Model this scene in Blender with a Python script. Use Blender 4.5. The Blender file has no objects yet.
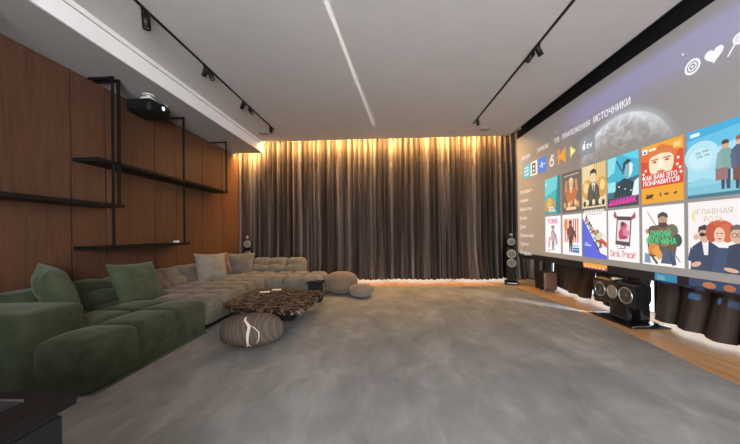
import bpy, bmesh, math, random
from mathutils import Vector, Matrix, noise
random.seed(7)
S = bpy.context.scene
COL = S.collection
PI = math.pi

# ------------------------------------------------------------------ materials
def lin(c):
    if isinstance(c, str):
        c = c.lstrip('#'); c = [int(c[i:i+2], 16)/255 for i in (0, 2, 4)]
    return tuple((x/12.92 if x <= .04045 else ((x+.055)/1.055)**2.4) for x in c)

class NT:
    def __init__(self, name):
        self.m = bpy.data.materials.new(name); self.m.use_nodes = True
        self.t = self.m.node_tree; self.b = self.t.nodes['Principled BSDF']
    def n(self, typ, **kw):
        nd = self.t.nodes.new(typ)
        for k, v in kw.items():
            if k.startswith('i_'):
                nd.inputs[k[2:].replace('_', ' ')].default_value = v
            else: setattr(nd, k, v)
        return nd
    def l(self, a, b): self.t.links.new(a, b)
    def ramp(self, src, stops):
        r = self.n('ShaderNodeValToRGB')
        e = r.color_ramp.elements
        while len(e) < len(stops): e.new(.5)
        for i, (p, c) in enumerate(stops):
            e[i].position = p; e[i].color = (*c, 1) if len(c) == 3 else c
        self.l(src, r.inputs[0]); return r
    def coord(self, scale=(1, 1, 1), kind='Object', rot=(0, 0, 0)):
        tc = self.n('ShaderNodeTexCoord'); mp = self.n('ShaderNodeMapping')
        mp.inputs['Scale'].default_value = scale; mp.inputs['Rotation'].default_value = rot
        self.l(tc.outputs[kind], mp.inputs[0]); return mp.outputs[0]
    def noise(self, vec, scale, detail=4, rough=.55, dist=0):
        nz = self.n('ShaderNodeTexNoise'); nz.inputs['Scale'].default_value = scale
        nz.inputs['Detail'].default_value = detail; nz.inputs['Roughness'].default_value = rough
        nz.inputs['Distortion'].default_value = dist
        self.l(vec, nz.inputs['Vector']); return nz.outputs['Fac']
    def bump(self, src, strength=.2, dist=.01):
        bp = self.n('ShaderNodeBump'); bp.inputs['Strength'].default_value = strength
        bp.inputs['Distance'].default_value = dist
        self.l(src, bp.inputs['Height']); self.l(bp.outputs[0], self.b.inputs['Normal'])

def plain(name, col, rough=.5, metal=0, spec=.5, var=.06, nscale=30):
    k = NT(name); c = lin(col) if isinstance(col, str) else col
    nz = k.noise(k.coord(), nscale, 3)
    r = k.ramp(nz, [(.3, tuple(x*(1-var) for x in c)), (.7, tuple(min(1, x*(1+var)) for x in c))])
    k.l(r.outputs[0], k.b.inputs['Base Color'])
    k.b.inputs['Roughness'].default_value = rough; k.b.inputs['Metallic'].default_value = metal
    k.b.inputs['Specular IOR Level'].default_value = spec
    return k.m

def emis(name, col, strength=1.0):
    k = NT(name); c = lin(col) if isinstance(col, str) else col
    k.b.inputs['Base Color'].default_value = (.02, .02, .02, 1)
    k.b.inputs['Emission Color'].default_value = (*c, 1)
    k.b.inputs['Emission Strength'].default_value = strength
    k.b.inputs['Roughness'].default_value = .8
    k.b.inputs['Specular IOR Level'].default_value = .1
    return k.m

def velvet(name, c1, c2, sheen=.4, scale=9, tint=(1, 1, 1)):
    k = NT(name); v = k.coord()
    nz = k.noise(v, scale, 5, .6, .6)
    r = k.ramp(nz, [(.32, c1), (.68, c2)])
    k.l(r.outputs[0], k.b.inputs['Base Color'])
    k.b.inputs['Roughness'].default_value = .95; k.b.inputs['Specular IOR Level'].default_value = .15
    k.b.inputs['Sheen Weight'].default_value = sheen; k.b.inputs['Sheen Roughness'].default_value = .45
    k.b.inputs['Sheen Tint'].default_value = (*tint, 1)
    k.bump(k.noise(v, 260, 2), .25, .002)
    return k.m

def wood(name, dark, mid, light, axis='z', rough=.5, scale=1.0):
    k = NT(name)
    st = {'z': (7, 7, .55), 'y': (7, .55, 7), 'x': (.55, 7, 7)}[axis]
    v = k.coord(tuple(s*scale for s in st))
    a = k.noise(v, 2.2, 8, .62, 1.2)
    v2 = k.coord(tuple(s*scale*(9 if s > 1 else 1.6) for s in st))
    b = k.noise(v2, 1.6, 5, .6, .2)
    mx = k.n('ShaderNodeMath', operation='MULTIPLY_ADD'); mx.inputs[1].default_value = .45
    k.l(b, mx.inputs[0]); 
    m2 = k.n('ShaderNodeMath', operation='MULTIPLY'); m2.inputs[1].default_value = .6
    k.l(a, m2.inputs[0]); k.l(m2.outputs[0], mx.inputs[2])
    r = k.ramp(mx.outputs[0], [(.36, dark), (.5, mid), (.66, light)])
    k.l(r.outputs[0], k.b.inputs['Base Color'])
    k.b.inputs['Roughness'].default_value = rough; k.b.inputs['Specular IOR Level'].default_value = .35
    k.bump(b, .08, .003)
    return k.m

M = {}
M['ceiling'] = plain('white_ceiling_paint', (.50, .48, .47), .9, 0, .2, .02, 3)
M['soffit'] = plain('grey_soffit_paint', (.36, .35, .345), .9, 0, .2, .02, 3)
M['fascia'] = plain('lit_white_fascia', (.82, .81, .80), .85, 0, .2, .01, 3)  # light caught by this face is put into its paler paint
M['black'] = plain('black_metal', (.006, .006, .006), .5, 0, .2, .1)
M['matte_black'] = plain('matte_black', (.01, .01, .01), .9, 0, .15, .1)
M['gloss_black'] = plain('gloss_black', (.008, .008, .009), .08, 0, .5, .05)
M['glass_black'] = plain('glass_black', (.008, .006, .006), .3, 0, .12, .05)
M['counter_side'] = plain('counter_side', (.008, .008, .0085), .6, 0, .15, .05)
M['hob'] = plain('hob_glass', (.016, .0165, .018), .35, 0, .2, .05)
M['steel'] = plain('brushed_steel', (.55, .55, .56), .3, 1, .5, .05)
M['silver'] = plain('silver_cone', (.42, .41, .39), .35, .8, .5, .05)
M['tower_cone'] = plain('grey_gold_cone', (.11, .095, .075), .6, 0, .3, .05)
M['tower_ring'] = plain('dim_gold_ring', (.30, .26, .2), .45, .6, .4, .05)
M['cone'] = plain('dark_cone', (.05, .05, .05), .5, 0, .4, .1)
M['white_plastic'] = plain('white_plastic', (.62, .61, .58), .5, 0, .4, .02)
M['brass'] = plain('pale_brass', (.5, .42, .3), .35, .7, .5, .05)
M['speaker_brown'] = plain('brown_veneer', (.12, .062, .04), .45, 0, .4, .15)
M['wall_paint'] = plain('grey_wall_paint', (.4, .39, .38), .9, 0, .2, .02, 3)
M['walnut'] = wood('walnut_panels', (.058, .026, .0145), (.083, .038, .021), (.110, .051, .029), 'z', .5)
M['oak'] = wood('oak_floor', (.26, .135, .050), (.38, .21, .085), (.46, .27, .12), 'y', .45)
M['oak_cap'] = M['oak']

def carpet_mat():
    k = NT('grey_mottled_carpet')
    v = k.coord((1, .55, 1), rot=(0, 0, .5))
    a = k.noise(v, 1.3, 6, .62, .8)
    b = k.noise(k.coord((1, .55, 1), rot=(0, 0, -.9)), 4, 6, .62, .7)
    mx = k.n('ShaderNodeMath', operation='MULTIPLY_ADD'); mx.inputs[1].default_value = .55
    m2 = k.n('ShaderNodeMath', operation='MULTIPLY'); m2.inputs[1].default_value = .45
    k.l(a, mx.inputs[0]); k.l(b, m2.inputs[0]); k.l(m2.outputs[0], mx.inputs[2])
    r = k.ramp(mx.outputs[0], [(.36, (.132, .132, .131)), (.5, (.178, .178, .176)), (.64, (.250, .250, .247))])
    k.l(r.outputs[0], k.b.inputs['Base Color'])
    k.b.inputs['Roughness'].default_value = .85; k.b.inputs['Specular IOR Level'].default_value = .2
    k.bump(k.noise(k.coord(), 180, 2), .15, .002)
    return k.m
M['carpet'] = carpet_mat()

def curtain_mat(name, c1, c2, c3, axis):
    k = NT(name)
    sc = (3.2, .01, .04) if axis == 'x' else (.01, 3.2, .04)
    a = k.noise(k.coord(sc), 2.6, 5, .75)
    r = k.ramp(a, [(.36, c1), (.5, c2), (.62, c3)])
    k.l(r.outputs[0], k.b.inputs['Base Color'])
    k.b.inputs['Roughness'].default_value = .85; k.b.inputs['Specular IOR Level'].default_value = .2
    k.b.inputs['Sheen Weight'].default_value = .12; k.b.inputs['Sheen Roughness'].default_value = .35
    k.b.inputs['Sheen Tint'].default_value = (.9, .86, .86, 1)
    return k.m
M['curtain'] = curtain_mat('brown_velvet_curtain', (.008, .005, .0042), (.032, .022, .019), (.125, .102, .092), 'x')  # random brown tones, widened to paint in fold highlights and dark grooves
M['curtain_side'] = curtain_mat('dark_brown_curtain', (.030, .021, .016), (.042, .029, .022), (.055, .038, .028), 'y')

M['green'] = velvet('green_velvet', (.025, .032, .0165), (.045, .0545, .0300), .14, 7, (.8, .9, .75))
M['green_pillow'] = velvet('pale_green_velvet', (.040, .050, .026), (.060, .074, .041), .16, 7, (.8, .95, .8))
M['taupe'] = velvet('taupe_velvet', (.098, .084, .067), (.145, .126, .102), .15, 9, (1, .95, .9))
M['taupe_pillow'] = velvet('light_taupe_fabric', (.15, .132, .112), (.20, .178, .152), .2, 12, (1, .95, .9))
M['grey_pillow'] = velvet('grey_brown_fabric', (.105, .09, .074), (.14, .12, .1), .2, 12, (1, .95, .9))
M['rose_pillow'] = velvet('brown_rose_fabric', (.15, .085, .062), (.2, .12, .09), .2, 12, (1, .9, .85))
M['pouf'] = velvet('brown_wool', (.105, .073, .052), (.145, .105, .078), .2, 20, (1, .9, .8))
M['pouf_pale'] = velvet('beige_wool', (.115, .09, .07), (.165, .132, .105), .2, 20, (1, .95, .9))

def stone_mat():
    k = NT('striped_stone_wool')
    w = k.n('ShaderNodeTexWave', wave_type='BANDS', bands_direction='X')
    w.inputs['Scale'].default_value = 7; w.inputs['Distortion'].default_value = 6; w.inputs['Detail'].default_value = 3
    w.inputs['Detail Scale'].default_value = 1.2
    k.l(k.coord((1, .6, .5), rot=(0, .5, 0)), w.inputs['Vector'])
    r = k.ramp(w.outputs['Fac'], [(.0, (.074, .055, .043)), (.8, (.084, .063, .049)), (1.0, (.105, .082, .066))])
    # pale forked seam painted on the stone: its own mesh, see below
    k.l(r.outputs[0], k.b.inputs['Base Color']); k.b.inputs['Roughness'].default_value = .95
    k.b.inputs['Specular IOR Level'].default_value = .15
    k.bump(k.noise(k.coord(), 120, 3), .3, .004)
    return k.m
M['stone'] = stone_mat()
M['stone_vein'] = velvet('cream_wool', (.50, .42, .34), (.6, .52, .43), .2, 30)

def marble_mat():
    k = NT('dark_brown_marble')
    v = k.coord((1, 1.5, 1), rot=(0, 0, .5))
    a = k.noise(v, 2.2, 8, .70, 2.2)
    b = k.noise(v, 3.6, 7, .72, 2.4)
    r1 = k.ramp(a, [(.34, (.004, .003, .003)), (.47, (.024, .015, .010)), (.53, (.005, .004, .003)), (.70, (.05, .033, .023))])
    r2 = k.ramp(b, [(.52, (0, 0, 0)), (.55, (.9, .9, .9)), (.58, (0, 0, 0))])
    mx = k.n('ShaderNodeMix', data_type='RGBA')
    k.l(r2.outputs[0], mx.inputs[0]); k.l(r1.outputs[0], mx.inputs[6]); mx.inputs[7].default_value = (.33, .265, .21, 1)
    k.l(mx.outputs[2], k.b.inputs['Base Color'])
    k.b.inputs['Roughness'].default_value = .22; k.b.inputs['Specular IOR Level'].default_value = .25
    k.bump(b, .2, .006)
    return k.m
M['marble'] = marble_mat()

M['daylight'] = emis('fill_light_pane', (.95, .97, 1.0), 37)  # glow of the added window behind the camera, fills the room
M['daylight_side'] = emis('daylight_side_pane', (.80, .90, 1.0), 3.5)
M['daylight_low'] = emis('daylight_back_pane', (1.0, .97, .93), 3.0)
M['led'] = emis('warm_led', (1.0, .56, .17), 1100)
M['lens_glow'] = emis('projector_lens_glow', (.8, .9, 1.0), 3)

# ------------------------------------------------------------------ mesh helpers
def box(bm, x0, x1, y0, y1, z0, z1, mi=0, mat=None):
    vs = [bm.verts.new(((x0, x1)[i & 1], (y0, y1)[(i >> 1) & 1], (z0, z1)[i >> 2])) for i in range(8)]
    if mat is not None:
        for v in vs: v.co = mat @ v.co
    for f in ((0, 2, 3, 1), (4, 5, 7, 6), (0, 1, 5, 4), (2, 6, 7, 3), (0, 4, 6, 2), (1, 3, 7, 5)):
        fc = bm.faces.new([vs[i] for i in f]); fc.material_index = mi
    return vs

def rbox(bm, x0, x1, y0, y1, z0, z1, r=.05, n=8, bulge=0.0, mat=None, wob=0.0, seed=0, mi=0):
    """soft-edged box: rounded edges and a slight swell of each face"""
    c = Vector(((x0+x1)/2, (y0+y1)/2, (z0+z1)/2)); h = Vector(((x1-x0)/2, (y1-y0)/2, (z1-z0)/2))
    r = min(r, h.x*.98, h.y*.98, h.z*.98)
    def tt(i):
        t = 2*i/n-1
        return math.copysign(1-(1-abs(t))**1.6, t)
    cache = {}
    def vert(p):
        key = tuple(round(a, 5) for a in p)
        if key in cache: return cache[key]
        q = Vector((p[0]*h.x, p[1]*h.y, p[2]*h.z))
        inner = Vector([max(-(h[i]-r), min(h[i]-r, q[i])) for i in range(3)])
        d = q-inner
        if d.length > 1e-9: q = inner+d.normalized()*r
        if bulge:
            q.x += bulge*p[0]*(1-p[1]**2)*(1-p[2]**2)
            q.y += bulge*p[1]*(1-p[0]**2)*(1-p[2]**2)
            q.z += bulge*p[2]*(1-p[0]**2)*(1-p[1]**2)
        w = c+q
        if wob:
            w += noise.noise_vector(w*4.5+Vector((seed, 0, 0)))*wob
        if mat is not None: w = mat @ w
        cache[key] = bm.verts.new(w); return cache[key]
    for ax in range(3):
        for sg in (-1, 1):
            for i in range(n):
                for j in range(n):
                    quad = []
                    for (a, b) in ((i, j), (i+1, j), (i+1, j+1), (i, j+1)):
                        p = [0, 0, 0]; p[ax] = sg; p[(ax+1) % 3] = tt(a); p[(ax+2) % 3] = tt(b)
                        quad.append(vert(p))
                    if sg < 0: quad.reverse()
                    f = bm.faces.new(quad); f.smooth = True; f.material_index = mi

def lathe(bm, prof, n=32, mat=None, mi=0, smooth=True):
    rings = []
    for (r, z) in prof:
        if r < 1e-6:
            v = bm.verts.new((0, 0, z)); rings.append([v])
        else:
            rings.append([bm.verts.new((r*math.cos(2*PI*i/n), r*math.sin(2*PI*i/n), z)) for i in range(n)])
    if mat is not None:
        for rg in rings:
            for v in rg: v.co = mat @ v.co
    for a, b in zip(rings, rings[1:]):
        for i in range(n):
            j = (i+1) % n
            if len(a) == 1 and len(b) == 1: continue
            if len(a) == 1: q = [a[0], b[j], b[i]]
            elif len(b) == 1: q = [a[i], a[j], b[0]]
            else: q = [a[i], a[j], b[j], b[i]]
            f = bm.faces.new(q); f.smooth = smooth; f.material_index = mi
    if len(rings[0]) > 1: bm.faces.new(list(reversed(rings[0]))).material_index = mi
    if len(rings[-1]) > 1: bm.faces.new(rings[-1]).material_index = mi

def cyl(bm, p0, p1, r0, r1=None, n=20, mi=0):
    p0 = Vector(p0); p1 = Vector(p1); d = p1-p0
    m = Matrix.Translation(p0) @ d.to_track_quat('Z', 'Y').to_matrix().to_4x4()
    lathe(bm, [(r0, 0), (r0 if r1 is None else r1, d.length)], n, m, mi, True)

def disc_to(p, direction):
    return Matrix.Translation(Vector(p)) @ Vector(direction).to_track_quat('Z', 'Y').to_matrix().to_4x4()

def obj(name, bm, mats, parent=None, bevel=0, recalc=True):
    me = bpy.data.meshes.new(name)
    if recalc: bmesh.ops.recalc_face_normals(bm, faces=bm.faces)
    bm.to_mesh(me); bm.free()
    for m in (mats if isinstance(mats, (list, tuple)) else [mats]): me.materials.append(m)
    o = bpy.data.objects.new(name, me); COL.objects.link(o)
    if bevel:
        b = o.modifiers.new('bevel', 'BEVEL'); b.width = bevel; b.segments = 3; b.limit_method = 'ANGLE'
    if parent is not None:
        o.parent = parent
        o.matrix_parent_inverse = Matrix.Translation(parent.location).inverted() if parent.get('at_base') is None else Matrix()
    return o

def thing(name, label, cat, loc=(0, 0, 0), group=None):
    o = bpy.data.objects.new(name, None); COL.objects.link(o)
    o.location = loc; o.empty_display_size = .1
    o['label'] = label; o['category'] = cat
    if group: o['group'] = group
    return o

def tag(o, label, cat, group=None):
    o['label'] = label; o['category'] = cat
    if group: o['group'] = group
    return o

def struct(name, bm, m, parent=None):
    o = obj(name, bm, m, parent); o['kind'] = 'structure'; return o

def local(o, parent):
    """parent whose child meshes are written in the parent's own frame"""
    o.parent = parent; o.matrix_parent_inverse = Matrix(); return o

def copy_tree(o, parent=None):
    c = o.copy(); COL.objects.link(c)
    if parent is not None: c.parent = parent
    for ch in list(o.children): copy_tree(ch, c)
    return c

B = bmesh.new
# ------------------------------------------------------------------ dimensions
CH = 3.47; SOF = 3.20; XW = -3.72; XS = -2.98; YC = 7.10; YBACK = -3.0

# ------------------------------------------------------------------ room shell
bm = B(); box(bm, -3.95, 4.0, -3.2, 7.6, -.12, 0); struct('floor', bm, M['oak'])
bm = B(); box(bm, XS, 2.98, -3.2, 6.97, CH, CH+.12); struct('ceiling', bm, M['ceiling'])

# lowered ceiling along the panelled wall, with its white face brightened as lit and the slot cut along it
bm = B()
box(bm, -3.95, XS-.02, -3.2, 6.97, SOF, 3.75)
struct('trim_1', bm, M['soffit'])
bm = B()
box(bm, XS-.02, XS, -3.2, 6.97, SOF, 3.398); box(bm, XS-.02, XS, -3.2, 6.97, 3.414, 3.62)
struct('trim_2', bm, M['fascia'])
bm = B(); box(bm, XS-.04, XS-.012, -3.2, 6.97, 3.396, 3.416); struct('trim_3', bm, M['matte_black'])
# curtain pocket: cap over it and its lining
bm = B(); box(bm, -3.95, 4.0, 6.90, 7.6, 3.75, 3.87); box(bm, XS-.02, 3.95, 6.88, 6.97, 3.59, 3.75)
struct('trim_4', bm, M['ceiling'])
# black recess over the screen
bm = B(); box(bm, 2.95, 4.0, -3.2, 6.97, 3.75, 3.87); box(bm, 2.96, 2.985, -3.2, 6.97, CH, 3.75)
struct('trim_5', bm, M['matte_black'])

# panelled wall, one mesh of boards with shadow gaps
bm = B()
box(bm, -3.95, -3.76, -3.2, 7.6, 0, SOF, 1)
seams = [-3.2, -1.65, -.4, .82, 2.03, 3.246, 3.672, 4.497, 4.98, 5.72, 6.43, 7.6]
for a, b in zip(seams, seams[1:]):
    box(bm, -3.755, XW, a+.010, b-.010, 0, SOF-.02, 0)
struct('wall_left', bm, [M['walnut'], M['matte_black']])
bm = B()
box(bm, -3.95, 4.0, 7.5, 7.6, 0, 3.87); struct('wall_far', bm, M['wall_paint'])
bm = B(); box(bm, 3.9, 4.0, -3.2, 7.6, 0, 3.87); struct('wall_right', bm, M['wall_paint'])
# wall behind the camera, with a large unseen window added as fill light and a narrow gap where the blinds of a second opening do not meet
sx = -1.152
bm = B()
box(bm, -3.95, sx-.05, -3.2, -3.0, 0, 3.6)
box(bm, sx+.05, -.9, -3.2, -3.0, 0, 3.6)
box(bm, -.9, 2.3, -3.2, -3.0, 0, .25); box(bm, -.9, 2.3, -3.2, -3.0, 2.75, 3.6)
box(bm, 2.3, 4.0, -3.2, -3.0, 0, 3.87)
box(bm, sx-.05, sx+.05, -3.2, -3.0, 0, 1.19); box(bm, sx-.05, sx+.05, -3.2, -3.0, 2.35, 3.6)
box(bm, sx-.05, sx-.009, -3.02, -3.0, 1.19, 2.35); box(bm, sx+.009, sx+.05, -3.02, -3.0, 1.19, 2.35)
struct('wall_back', bm, M['wall_paint'])
bm = B(); box(bm, -.9, 2.3, -3.12, -3.10, .25, 2.75); w1 = struct('fill_window', bm, M['daylight'])  # unseen glowing pane, added to light the room from behind
bm = B()
for x in (-.9, .15, 1.2, 2.24): box(bm, x, x+.06, -3.1, -3.02, .25, 2.75)
for z in (.25, 2.69): box(bm, -.9, 2.3, -3.1, -3.02, z, z+.06)
f = obj('window_frame', bm, M['black'], w1)  # frame of the added fill window
# windows behind the curtains
bm = B(); box(bm, -3.4, 3.3, 7.46, 7.48, .02, 2.7); w2 = struct('window_2', bm, M['daylight_low'])
bm = B()
for x in (-3.4, -1.7, 0, 1.65, 3.24): box(bm, x, x+.06, 7.42, 7.46, .02, 2.7)
obj('window_frame', bm, M['black'], w2)
bm = B(); box(bm, 3.87, 3.89, 1.6, 6.9, .02, 2.6); w3 = struct('window_3', bm, M['daylight_side'])
bm = B()
for y in (1.6, 2.9, 4.25, 5.6, 6.84): box(bm, 3.83, 3.87, y, y+.06, .02, 2.6)
obj('window_frame', bm, M['black'], w3)

# carpet
bm = B()
pts = [(-3.70, -2.98), (2.62, -2.98), (2.66, 1.0), (2.705, 2.6), (2.83, 3.6), (2.90, 4.4), (2.86, 5.4), (2.80, 6.2), (2.72, 6.42), (1.2, 6.46), (-1.0, 6.48), (-3.70, 6.5)]
lo = [bm.verts.new((x, y, .001)) for x, y in pts]; hi = [bm.verts.new((x, y, .009)) for x, y in pts]
bm.faces.new(hi); bm.faces.new(list(reversed(lo)))
for i in range(len(pts)):
    j = (i+1) % len(pts); bm.faces.new((lo[i], lo[j], hi[j], hi[i]))
tag(obj('carpet', bm, M['carpet']), 'large mottled grey carpet covering most of the wooden floor', 'carpet')

# LED strips in the curtain pocket
bm = B(); box(bm, XS+.02, 2.72, 6.97, 6.985, 3.475, 3.49)
tag(obj('light_strip', bm, M['led']), 'long warm light strip above the main curtain at the ceiling edge', 'light')
bm = B(); box(bm, -3.70, XS-.03, 6.972, 6.985, 3.215, 3.232)
tag(obj('light_strip', bm, M['led']), 'short warm light strip above the curtain under the lowered ceiling', 'light')

# ------------------------------------------------------------------ curtains
def sheet(name, m, along, a0, a1, base, z0, ztop, pitch, amp, label, seed, flare=.0, hem=.03, group=None, per=9, nz=26, thick=.006, into=-1):
    """pleated cloth hanging along X ('x') or Y ('y'); base = its mean plane"""
    bm = B(); L = a1-a0; n = max(8, int(L/pitch*per)); rows = []
    for k in range(nz+1):
        t = (k/nz)**1.5            # 0 at the hem
        z = z0+(ztop-z0)*t
        row = []
        for i in range(n+1):
            s = i/n; a = a0+L*s
            wv = noise.noise(Vector((a*1.3, seed, 0)))*2.4 + noise.noise(Vector((a*4.1, seed+9, z*.22)))*.9
            ph = 2*PI*a/pitch+wv
            loose = 1-t
            A = amp*(.72+.5*noise.noise(Vector((a*2.3, seed+3, z*.3))))*(1+.35*loose)
            off = A*math.sin(ph)+.3*A*math.sin(2*ph+.8)
            off += flare*(max(0, 1-t*3.2))**2*(1+.5*math.sin(a*5+seed))
            off += .035*loose*noise.noise(Vector((a*2.0, seed+5, z)))
            da = .25*amp*math.sin(ph*.5+seed)*loose
            zz = z
            if k == 0: zz += hem*(.5+.9*noise.noise(Vector((a*3.3, seed+7, 0))))*(1 if True else 0)
            p = (a+da, base+into*off, zz) if along == 'x' else (base+into*off, a+da, zz)
            row.append(bm.verts.new(p))
        rows.append(row)
    for r0, r1 in zip(rows, rows[1:]):
        for i in range(n):
            f = bm.faces.new((r0[i], r0[i+1], r1[i+1], r1[i])); f.smooth = True
    o = obj(name, bm, m)
    md = o.modifiers.new('cloth thickness', 'SOLIDIFY'); md.thickness = thick; md.offset = 0
    return tag(o, label, 'curtain', group)

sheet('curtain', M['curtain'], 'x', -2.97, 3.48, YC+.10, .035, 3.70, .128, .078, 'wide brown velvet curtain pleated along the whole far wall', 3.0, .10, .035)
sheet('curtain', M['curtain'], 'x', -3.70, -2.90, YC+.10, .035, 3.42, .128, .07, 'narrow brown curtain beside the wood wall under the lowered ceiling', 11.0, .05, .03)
side = [(6.95, 6.74, 'slim dark curtain strip nearest the right-hand tower speaker under the screen'),
        (6.69, 6.52, 'slim dark curtain strip standing between white gaps under the screen corner'),
        (6.47, 6.26, 'slim dark curtain strip just behind the small subwoofer'),
        (6.21, 5.58, 'brown curtain panel to the right of the small subwoofer'),
        (5.66, 4.98, 'brown curtain panel between subwoofer and centre speaker, nearer the subwoofer'),
        (5.04, 4.40, 'brown curtain panel just left of the black centre speaker'),
        (4.48, 3.97, 'dark curtain panel hidden mostly behind the black centre speaker'),
        (3.88, 3.03, 'brown bulging curtain panel just right of the centre speaker'),
        (3.16, 2.53, 'brown curtain panel at the right edge of the photo under the screen'),
        (2.64, 1.5, 'brown curtain panel beyond the near end of the screen')]
for i, (b, a, lb) in enumerate(side):
    wd = b-a
    sheet('curtain', M['curtain_side'], 'y', a, b, 3.52+.025*(i % 2), .042, 3.70, .34 if wd > .3 else .10, .035 if wd > .3 else .02, lb, 20.0+i*3.1, (.10 if i != 3 else .03) if wd > .3 else .03, .03, 'curtain panels under the screen', per=12)

# ------------------------------------------------------------------ steel wall shelves
su = thing('wall_shelf', 'black steel hanging shelf unit with three boards on the wood wall', 'shelf', (-3.56, 4.2, 0))
XF = -3.40
def bar(bm, x0, x1, y0, y1, z0, z1): box(bm, x0, x1, y0, y1, z0, z1)
for (y0, y1, z) in ((.6, 3.60, 1.58), (3.262, 6.10, 2.115), (3.262, 4.86, 1.05)):
    bm = B(); box(bm, XW, XF+.012, y0, y1, z-.022, z+.022)
    obj('shelf_board', bm, M['black'], su, .003)
for (y, zb, w) in ((2.345, 1.60, .022), (3.455, 1.07, .022), (3.535, 1.60, .032), (4.735, 1.07, .024), (6.05, 2.137, .022)):
    bm = B()
    box(bm, XF-.012, XF+.012, y-w/2, y+w/2, zb, SOF)
    box(bm, XW, XF-.012, y-w/2, y+w/2, SOF-.03, SOF-.004)
    if w > .03 or y == 4.735:
        box(bm, XF-.05, XF-.03, y+w/2+.03, y+w/2+.045, zb, SOF)
    obj('hanger', bm, M['black'], su)
bm = B(); rbox(bm, -3.50, -3.43, 4.60, 4.66, 1.072, 1.104, .006, 4)
tag(obj('box', bm, M['white_plastic']), 'tiny white box on the lowest black wall shelf', 'box')

# ------------------------------------------------------------------ projector
pj = thing('projector', 'black ceiling projector with a glowing lens above the wall shelves', 'projector', (-3.35, 3.95, 2.9))
bm = B(); rbox(bm, -3.53, -3.16, 3.76, 4.16, 2.895, 3.085, .06, 10, .012); obj('body', bm, M['black'], pj)
bm = B(); lathe(bm, [(.062, 0), (.066, .02), (.058, .045), (.045, .045), (.04, .02), (0, .02)], 28, disc_to((-3.165, 3.96, 3.0), (1, 0, 0))); obj('lens_ring', bm, M['black'], pj)
bm = B(); lathe(bm, [(.026, .0), (.02, .012), (0, .016)], 24, disc_to((-3.142, 3.96, 3.0), (1, 0, 0))); obj('lens', bm, M['lens_glow'], pj)
bm = B(); rbox(bm, -3.46, -3.24, 3.84, 4.06, 3.08, 3.11, .01, 4); rbox(bm, -3.42, -3.28, 3.88, 4.02, 3.11, 3.15, .01, 4)
cyl(bm, (-3.35, 3.95, 3.145), (-3.35, 3.95, 3.2), .03); lathe(bm, [(.07, 0), (.07, .012)], 24, Matrix.Translation((-3.35, 3.95, 3.188)))
obj('ceiling_mount', bm, M['white_plastic'], pj)
bm = B(); box(bm, -3.21, -3.165, 4.01, 4.08, 3.075, 3.095); obj('badge', bm, M['white_plastic'], pj)
bm = B()
for q in range(6): box(bm, -3.46+q*.022, -3.45+q*.022, 3.745, 3.76, 2.95, 3.04)
obj('vent', bm, M['matte_black'], pj)

# ------------------------------------------------------------------ ceiling tracks, spots, ceiling speakers
for x, lb in ((-2.378, 'long black ceiling track on the left side of the ceiling'), (1.878, 'long black ceiling track on the right, nearer the screen')):
    bm = B(); box(bm, x-.014, x+.014, -2.2, 6.14, CH-.012, CH)
    tag(obj('ceiling_track', bm, M['black']), lb, 'light track')

def spot(x, y, tilt, yaw, label, L=.115, R_=.031):
    t = thing('spotlight', label, 'spotlight', (x, y, CH-.012), 'black track spotlights')
    bm = B(); box(bm, x-.015, x+.015, y-.045, y+.045, CH-.028, CH-.012); obj('adapter', bm, M['black'], t, .003)
    bm = B(); cyl(bm, (x, y, CH-.026), (x, y, CH-.05), .008, n=12); obj('stem', bm, M['black'], t)
    d = Vector((math.sin(tilt)*math.cos(yaw), math.sin(tilt)*math.sin(yaw), -math.cos(tilt)))
    p0 = Vector((x, y, CH-.05))-d*.02
    bm = B(); lathe(bm, [(0, 0), (R_-.004, 0), (R_, .004), (R_, L), (R_-.005, L), (R_-.008, L-.015), (0, L-.015)], 24, disc_to(p0, d)); obj('lamp_head', bm, M['black'], t)
    bm = B(); lathe(bm, [(R_-.009, .0), (R_-.014, .006), (0, .008)], 20, disc_to(p0+d*(L-.014), d)); obj('lens', bm, M['silver'], t)
    return t
spot(-2.378, 2.78, .06, 0, 'black cylinder spotlight nearest the top left of the ceiling, hanging straight down', .165, .037)
spot(-2.378, 3.76, .75, 2.6, 'farther-tilting black spotlight of the second pair on the left track, nearer camera')
spot(-2.378, 3.86, .4, -.3, 'black spotlight just behind its twin in the middle of the left track')
spot(-2.378, 4.80, .75, 2.7, 'black spotlight of the far left pair, tilted toward the wood wall')
spot(-2.378, 5.02, .6, -.4, 'black spotlight of the far left pair, tilted away from the wood wall')
spot(-2.378, 5.96, .15, 0, 'last black spotlight at the curtain end of the left track')
spot(1.878, 3.72, .7, 2.8, 'black spotlight of the right track pair, the one tilted toward the left')
spot(1.878, 3.60, .7, .4, 'black spotlight of the right track pair, the one tilted toward the screen')
spot(1.878, 5.86, .1, 0, 'single black spotlight at the curtain end of the right track')
M['grille'] = plain('grey_grille', (.30, .29, .285), .9, 0, .2, .1, 200)
for x, y, lb in ((2.239, 6.50, 'round grey speaker grille in the ceiling near the screen corner'), (-2.70, 6.38, 'round grey speaker grille in the ceiling at the left end of the curtain')):
    t = thing('ceiling_speaker', lb, 'speaker', (x, y, CH))
    bm = B(); lathe(bm, [(.125, 0), (.125, -.003), (.118, -.006), (.118, 0)], 36, Matrix.Translation((x, y, CH))); obj('rim', bm, M['ceiling'], t)
    bm = B(); lathe(bm, [(0, -.004), (.117, -.004), (.117, -.001), (0, -.001)], 36, Matrix.Translation((x, y, CH))); obj('grille', bm, M['grille'], t)

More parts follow.
